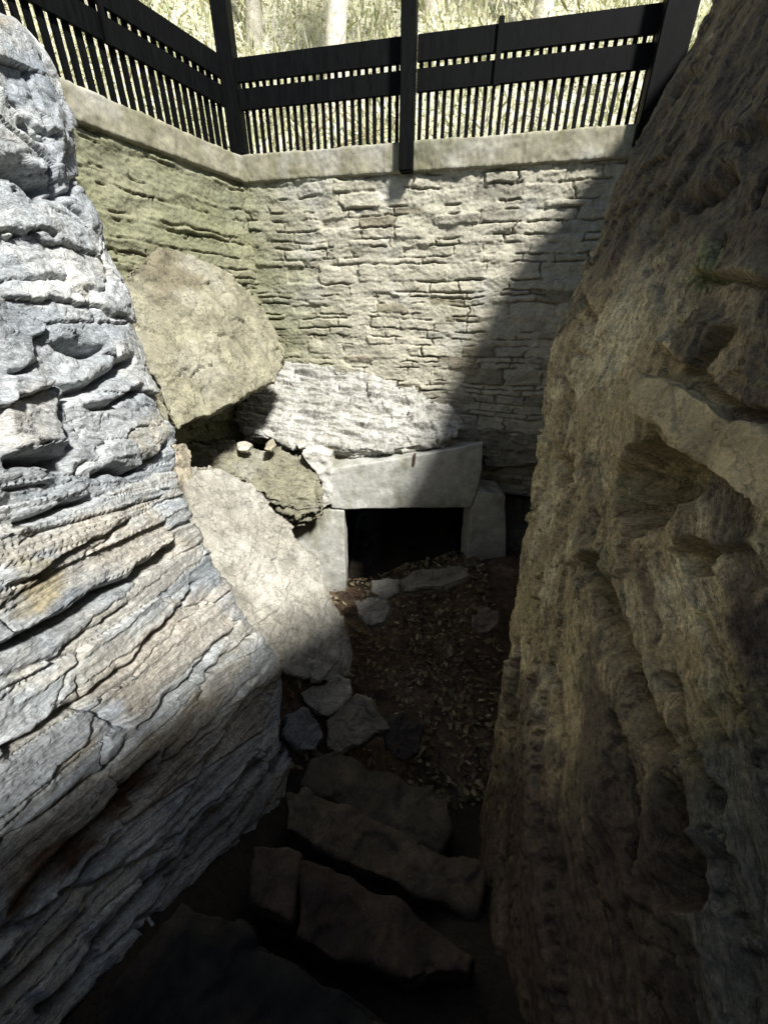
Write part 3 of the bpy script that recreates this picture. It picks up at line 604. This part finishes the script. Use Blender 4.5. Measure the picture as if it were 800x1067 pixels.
for (pg, an, th, base, lab, cat) in [
    ([(312, 722), (330, 714), (350, 706), (364, 708), (362, 728), (344, 746), (330, 744), (316, 734)], [(312, 722, 2.85), (364, 708, 2.95), (344, 746, 2.80)], .12, [.27, .25, .20], 'angular pale stone directly under the tip of the leaning slab', 'stone'),
    ([(300, 742), (318, 738), (332, 750), (336, 768), (330, 782), (308, 780), (298, 765)], [(300, 742, 2.66), (330, 748, 2.72), (315, 782, 2.58)], .15, [.17, .17, .165], 'rounded grey stone tight against the end of the slate wall', 'stone'),
    ([(342, 752), (360, 730), (372, 720), (386, 730), (396, 745), (406, 758), (380, 770), (356, 784), (342, 776)], [(342, 752, 2.78), (384, 728, 2.88), (380, 780, 2.68)], .16, [.17, .15, .115], 'brown wedge-shaped stone at the top of the steps, beside the dirt floor', 'stone'),
    ([(370, 626), (385, 620), (404, 622), (406, 634), (400, 648), (380, 650), (371, 640)], [(370, 630, 3.45), (404, 622, 3.48), (390, 650, 3.33)], .12, [.22, .21, .18], 'squarish grey stone on the dirt in front of the left jamb', 'stone'),
    ([(386, 604), (400, 600), (416, 602), (414, 618), (398, 622), (388, 616)], [(386, 604, 3.62), (416, 602, 3.62), (400, 620, 3.5)], .10, [.17, .16, .14], 'grey stone just inside the tunnel mouth, behind the squarish stone', 'stone'),
    ([(416, 604), (440, 592), (484, 588), (488, 600), (460, 610), (420, 614)], [(416, 606, 3.60), (484, 590, 3.62), (450, 612, 3.48)], .10, [.13, .115, .09], 'flat brown stone lying across the threshold of the tunnel', 'stone'),
    ([(490, 640), (506, 632), (520, 640), (520, 655), (500, 660), (490, 652)], [(490, 642, 3.25), (518, 636, 3.25), (504, 660, 3.15)], .09, [.12, .09, .07], 'dark round stone among leaves near the right rock face', 'stone'),
    ([(398, 752), (420, 742), (440, 760), (436, 785), (414, 790), (402, 775)], [(398, 752, 2.82), (438, 760, 2.80), (414, 792, 2.70)], .10, [.05, .04, .03], 'blackish stone in the dark hollow between the lowest step and the dirt', 'stone'),
    ([(248, 462), (256, 459), (262, 464), (256, 470), (249, 469)], [(248, 465, 3.86), (262, 464, 3.86), (256, 472, 3.82)], .05, [.36, .34, .28], 'small pale pebble at the left end of the gap under the flat slab', 'pebble'),
    ([(276, 462), (284, 457), (288, 463), (282, 470), (276, 468)], [(276, 465, 3.92), (288, 464, 3.92), (282, 472, 3.88)], .05, [.3, .27, .2], 'upright tan pebble in the middle of the gap under the flat slab', 'pebble'),
    ([(308, 460), (316, 458), (319, 463), (312, 467)], [(308, 462, 4.02), (319, 462, 4.02), (312, 470, 3.98)], .04, [.38, .36, .3], 'smallest pale pebble beside the broken left end of the lintel', 'pebble')]:
    rock('pebble' if cat == 'pebble' else 'stone', pg, an, th, .008 if cat == 'stone' else .005, 6, M_rock if sum(base) > .6 else M_step, base, .020 if cat == 'stone' else .003, 8, label=lab, cat=cat)

# ------------------------------------------------------------------ fences
def boxbm(bm, c, ex, hx, ey, hy, z0, z1):
    c = np.asarray(c); vs = []
    for z in (z0, z1):
        for a, b in ((-1, -1), (1, -1), (1, 1), (-1, 1)):
            q = c + np.asarray(ex) * hx * a + np.asarray(ey) * hy * b; vs.append(bm.verts.new((q[0], q[1], z)))
    for f in ((3, 2, 1, 0), (4, 5, 6, 7), (0, 1, 5, 4), (1, 2, 6, 5), (2, 3, 7, 6), (3, 0, 4, 7)): bm.faces.new([vs[i] for i in f])
def box(name, parent, inv, c, ex, hx, ey, hy, z0, z1, bev=.004):
    bm = bmesh.new(); boxbm(bm, c, ex, hx, ey, hy, z0, z1)
    bmesh.ops.bevel(bm, geom=bm.edges[:], offset=bev, segments=2, affect='EDGES')
    me = bpy.data.meshes.new(name); bm.to_mesh(me); bm.free()
    o = link(name, me, M_black, parent); o.matrix_parent_inverse = inv; return o
def fence(P0, e, n, s0, s1, pick, posts, battens, seams, label, setback, pw=.0165):
    root = empty('timber_fence', tuple((P0 + e * s0)[:2]) + (ZC,)); tag(root, label, 'fence', 'black slatted fences on top of the walls')
    inv = Matrix.Translation(root.location).inverted(); b = P0 - n * setback
    rr = random.Random(5)
    for a, c_ in seams:
        for z0, z1 in ((1.86, 2.02), (1.675, 1.82)):
            box('rail', root, inv, b + e * (a + c_) / 2 + n * .028, e, (c_ - a) / 2, n, .014, CZ + z0, CZ + z1)
    for s in pick: 
        o = box('picket', root, inv, b + e * (s + rr.uniform(-.002, .002)), e, pw + rr.uniform(-.0012, .0012), n, .011, ZC - .005, CZ + 2.0)
    for s in battens: box('batten', root, inv, b + e * s + n * .055, e, .022, n, .012, CZ + 1.66, CZ + 2.05)
    for s, hw, zl, zh, of in posts: box('post', root, inv, b + e * s + n * of, e, hw, n, .06, CZ + zl, CZ + zh, .008)
    return root
fence(CORN, eB, nB, 0, 3.6, [.11 + .0685 * k for k in range(51)], [(.0, .075, 1.35, 3.4, .03), (1.66, .062, 1.13, 3.4, .11), (3.63, .11, 1.2, 3.4, .11)],
      [2.38], [(.06, 1.60), (1.72, 3.53)], 'black slatted fence along the back wall, with two wide rails and tall posts', .05)
fence(CORN, eA, nA, .1, 3.0, [.12 + .075 * k for k in range(37)], [(2.9, .06, 1.35, 3.4, .1)], [1.15], [(.08, 2.9)],
      'black slatted fence along the left return wall, running up to the corner post', .05, .023)

# ------------------------------------------------------------------ hillside around and above the pit
hole = [(-2.75, -2.6), (-2.75, 3.5), (-1.75, 5.2), (2.6, 4.55), (3.2, 3.0), (3.2, .9), (1.6, .5), (.3, -1.6), (-.8, -2.6)]
def hz(X, Y):
    z = ZC - .10 + .16 * np.maximum(0, Y - 5.6) ** 1.15 + 1.15 * sstep(1.5, 3.3, X) * sstep(4.6, 2.8, Y) + .15 * np.maximum(0, -X - 3) + .12 * np.maximum(0, X - 3.4)
    z = np.where(Y > 5.6, np.minimum(z + .62 * np.maximum(0, Y - 6.2) , ZC + 26), z)
    return z
gx = np.r_[np.arange(-60, -6, 1.5), np.arange(-6, 7, .1), np.arange(7, 61, 1.5)]; gy = np.r_[np.arange(-40, -3, 1.5), np.arange(-3, 9, .1), np.arange(9, 70, 1.2)]
X, Y = np.meshgrid(gx, gy); g = np.stack([X, Y, X * 0], -1)
Z = hz(X, Y) + .05 * fbm(g * 1.2, 3)
F = grid_faces(*X.shape); cx = X.ravel()[F].mean(1); cy = Y.ravel()[F].mean(1); F = F[~inside(cx, cy, hole)]
col = np.zeros(X.shape + (3,)) + np.array([.52, .49, .36]); col = mix(col, [.62, .60, .48], sstep(0, .6, fbm(g * 2.2, 4))); col = mix(col, [.18, .2, .07], sstep(.1, .6, fbm(g * .9 + 8, 3)) * .7)
me = np_mesh('hillside', np.stack([X, Y, Z], -1), F, col)
tag(link('hillside', me, M_dirt), kind='structure')
# unseen roof added behind the viewpoint; its edge shadows the lower left wall
gx = np.arange(-2.8, 3.3, .05); s_ = np.r_[np.linspace(-3.6, -.05, 64), np.full(8, .0), ]; 
zprof = np.r_[np.full(64, 0.), np.linspace(.1, 1.0, 8)]
X, S = np.meshgrid(gx, s_); Zp = np.repeat(zprof[:, None], len(gx), 1)
Y = S + np.minimum(-1.32 + 1.1 * X, .5) + .18 * fbm(np.stack([X * 1.5, Zp, X * 0], -1), 3) * (S > .3); Z = CZ + .95 + .0 * X + Zp * .35 + .08 * fbm(np.stack([X * 2, S * 2, Zp], -1), 3)
tag(link('shade_roof', np_mesh('shade_roof', np.stack([X, Y, Z], -1), grid_faces(*X.shape), np.zeros(X.shape + (3,)) + np.array([.16, .14, .10])), M_over), kind='structure')
# back of the stair passage
bm = bmesh.new(); vs = [bm.verts.new(q) for q in ((-3, -2.3, -.3), (3, -2.3, -.3), (3, -2.3, CZ + 1.6), (-3, -2.3, CZ + 1.6))]; bm.faces.new(vs); bmesh.ops.solidify(bm, geom=bm.faces[:], thickness=.3)
me = bpy.data.meshes.new('passage_end'); bm.to_mesh(me); bm.free(); setcol(me, np.zeros((len(me.vertices), 3)) + .1); tag(link('passage_end', me, M_over), kind='structure')

# undergrowth on the slope: leaf-sized faces (beyond the fence)
r = np.random.default_rng(4); n = 60000
X = r.uniform(-7, 7, n); Y = 5.6 + 8 * r.random(n) ** 1.3; Zb = hz(X, Y); cl = fbm(np.stack([X * 1.1, Y * 1.1, X * 0], -1), 3)
keep = r.random(n) < .35 + .9 * sstep(-.1, .5, cl); X, Y, Zb, cl = X[keep], Y[keep], Zb[keep], cl[keep]; n = len(X)
Z = Zb + r.random(n) ** 2 * (.25 + .7 * sstep(0, .6, cl)); s = r.uniform(.012, .035, n) * (1 + (Y - 5.6) * .09)
long = np.where(r.random(n) < .4, 4., 1.2)
d1 = r.normal(size=(n, 3)); d1[:, 2] = np.abs(d1[:, 2]) + (long > 2) * 1.2; d1 /= np.linalg.norm(d1, axis=1)[:, None]; d2 = np.cross(d1, r.normal(size=(n, 3))); d2 /= np.linalg.norm(d2, axis=1)[:, None]
C_ = np.stack([X, Y, Z], -1); sl = (s * long)[:, None]; sw = (s * .5)[:, None]
V = np.stack([C_ - d1 * sl, C_ + d2 * sw, C_ + d1 * sl, C_ - d2 * sw], 1); F = np.arange(n * 4).reshape(-1, 4)
tag(link('undergrowth', np_mesh('undergrowth', V, F, smooth=False), M_under), kind='stuff')

def tube(bm, pts, rad, seg=9):
    rings = []
    for i, p in enumerate(pts):
        p = Vector(p); a = Vector(pts[max(0, i - 1)]); b = Vector(pts[min(len(pts) - 1, i + 1)]); d = (b - a).normalized(); x = d.orthogonal().normalized(); y = d.cross(x)
        rings.append([bm.verts.new(p + (x * math.cos(2 * math.pi * k / seg) + y * math.sin(2 * math.pi * k / seg)) * rad[i]) for k in range(seg)])
    for A_, B_ in zip(rings, rings[1:]):
        for k in range(seg): bm.faces.new((A_[k], A_[(k + 1) % seg], B_[(k + 1) % seg], B_[k]))
def tree(x, y, lean, h, rad, label, seed, crown=True):
    rr = random.Random(seed); z = float(hz(np.array(x), np.array(y))) - .15
    root = empty('tree', (x, y, z)); tag(root, label, 'tree', 'trees on the slope beyond the fence')
    bm = bmesh.new(); pts = [(lean[0] * t * h + rr.uniform(-.03, .03), lean[1] * t * h, t * h) for t in np.linspace(0, 1, 12)]
    tube(bm, pts, [rad * (1 - .7 * t) * (1 + .25 * (t < .05)) for t in np.linspace(0, 1, 12)])
    tips = []
    for k in range(12):
        t = rr.uniform(.35, .98); b = Vector(pts[int(t * 11)]); d = Vector((rr.uniform(-1, 1), rr.uniform(-1, 1), rr.uniform(.1, .7))).normalized(); L = h * rr.uniform(.12, .28)
        q = [b + d * L * s_ + Vector((0, 0, .15 * L * s_ * s_)) for s_ in (0, .35, .7, 1)]; tube(bm, q, [rad * .3, rad * .2, rad * .12, rad * .03], 6); tips.append(q)
    me = bpy.data.meshes.new('trunk'); bm.to_mesh(me); bm.free(); o = link('trunk', me, M_bark, root)
    for p_ in me.polygons: p_.use_smooth = True
    if crown:
        r2 = np.random.default_rng(seed); n = 2600; V = []
        for q in tips:
            for j in range(n // 12):
                c0 = q[rr.choice([1, 2, 3, 3])] + Vector(r2.normal(size=3) * h * .05); a = Vector(r2.normal(size=3)).normalized(); b = a.orthogonal().normalized(); s0 = rr.uniform(.03, .07)
                V += [c0 - a * s0, c0 + b * s0 * .6, c0 + a * s0, c0 - b * s0 * .6]
        link('crown', np_mesh('crown', np.array([tuple(k) for k in V]), np.arange(len(V)).reshape(-1, 4), smooth=False), M_under, root)
tree(-.85, 7.6, (.2, .05), 6.5, .16, 'pale straight-trunked tree rising behind the fence left of the central post', 2)
tree(-2.2, 9.6, (.02, 0), 7, .13, 'slim tree above the corner post, beyond the fence', 3)
tree(.9, 10.5, (-.05, 0), 8, .16, 'slim tree beyond the fence just right of the central post', 4)
tree(-4.4, 8.6, (.05, 0), 7, .15, 'slim tree beyond the left return wall fence', 5)
tree(2.6, 9.5, (.03, 0), 7, .17, 'slim tree beyond the right half of the back fence', 6)
for k, (x, y, L, a, lab) in enumerate([(-3.4, 6.4, 1.9, .35, 'bare bent bramble stem arching above the left fence'), (-1.9, 6.5, 1.6, -.2, 'bare pale stem crossing beyond the fence by the corner post'), (-1.2, 6.8, 1.8, .6, 'thin bare sapling left of the pale tree trunk'), (.3, 6.6, 1.5, -.5, 'thin bare sapling right of the pale tree trunk')]):
    bm = bmesh.new(); rr = random.Random(k); z = float(hz(np.array(x), np.array(y)))
    for j in range(5):
        aa = a + rr.uniform(-.7, .7); q = [(s_ * L * math.sin(aa), rr.uniform(-.1, .1) * s_, s_ * L * math.cos(aa) * (1 - .25 * s_)) for s_ in np.linspace(0, 1, 7)]; tube(bm, q, [.014 * (1 - .8 * s_) for s_ in np.linspace(0, 1, 7)], 5)
    me = bpy.data.meshes.new('bare_stem'); bm.to_mesh(me); bm.free(); o = link('bare_shrub', me, M_twig); o.location = (x, y, z - .05); tag(o, lab, 'shrub', 'bare stems beyond the fence')
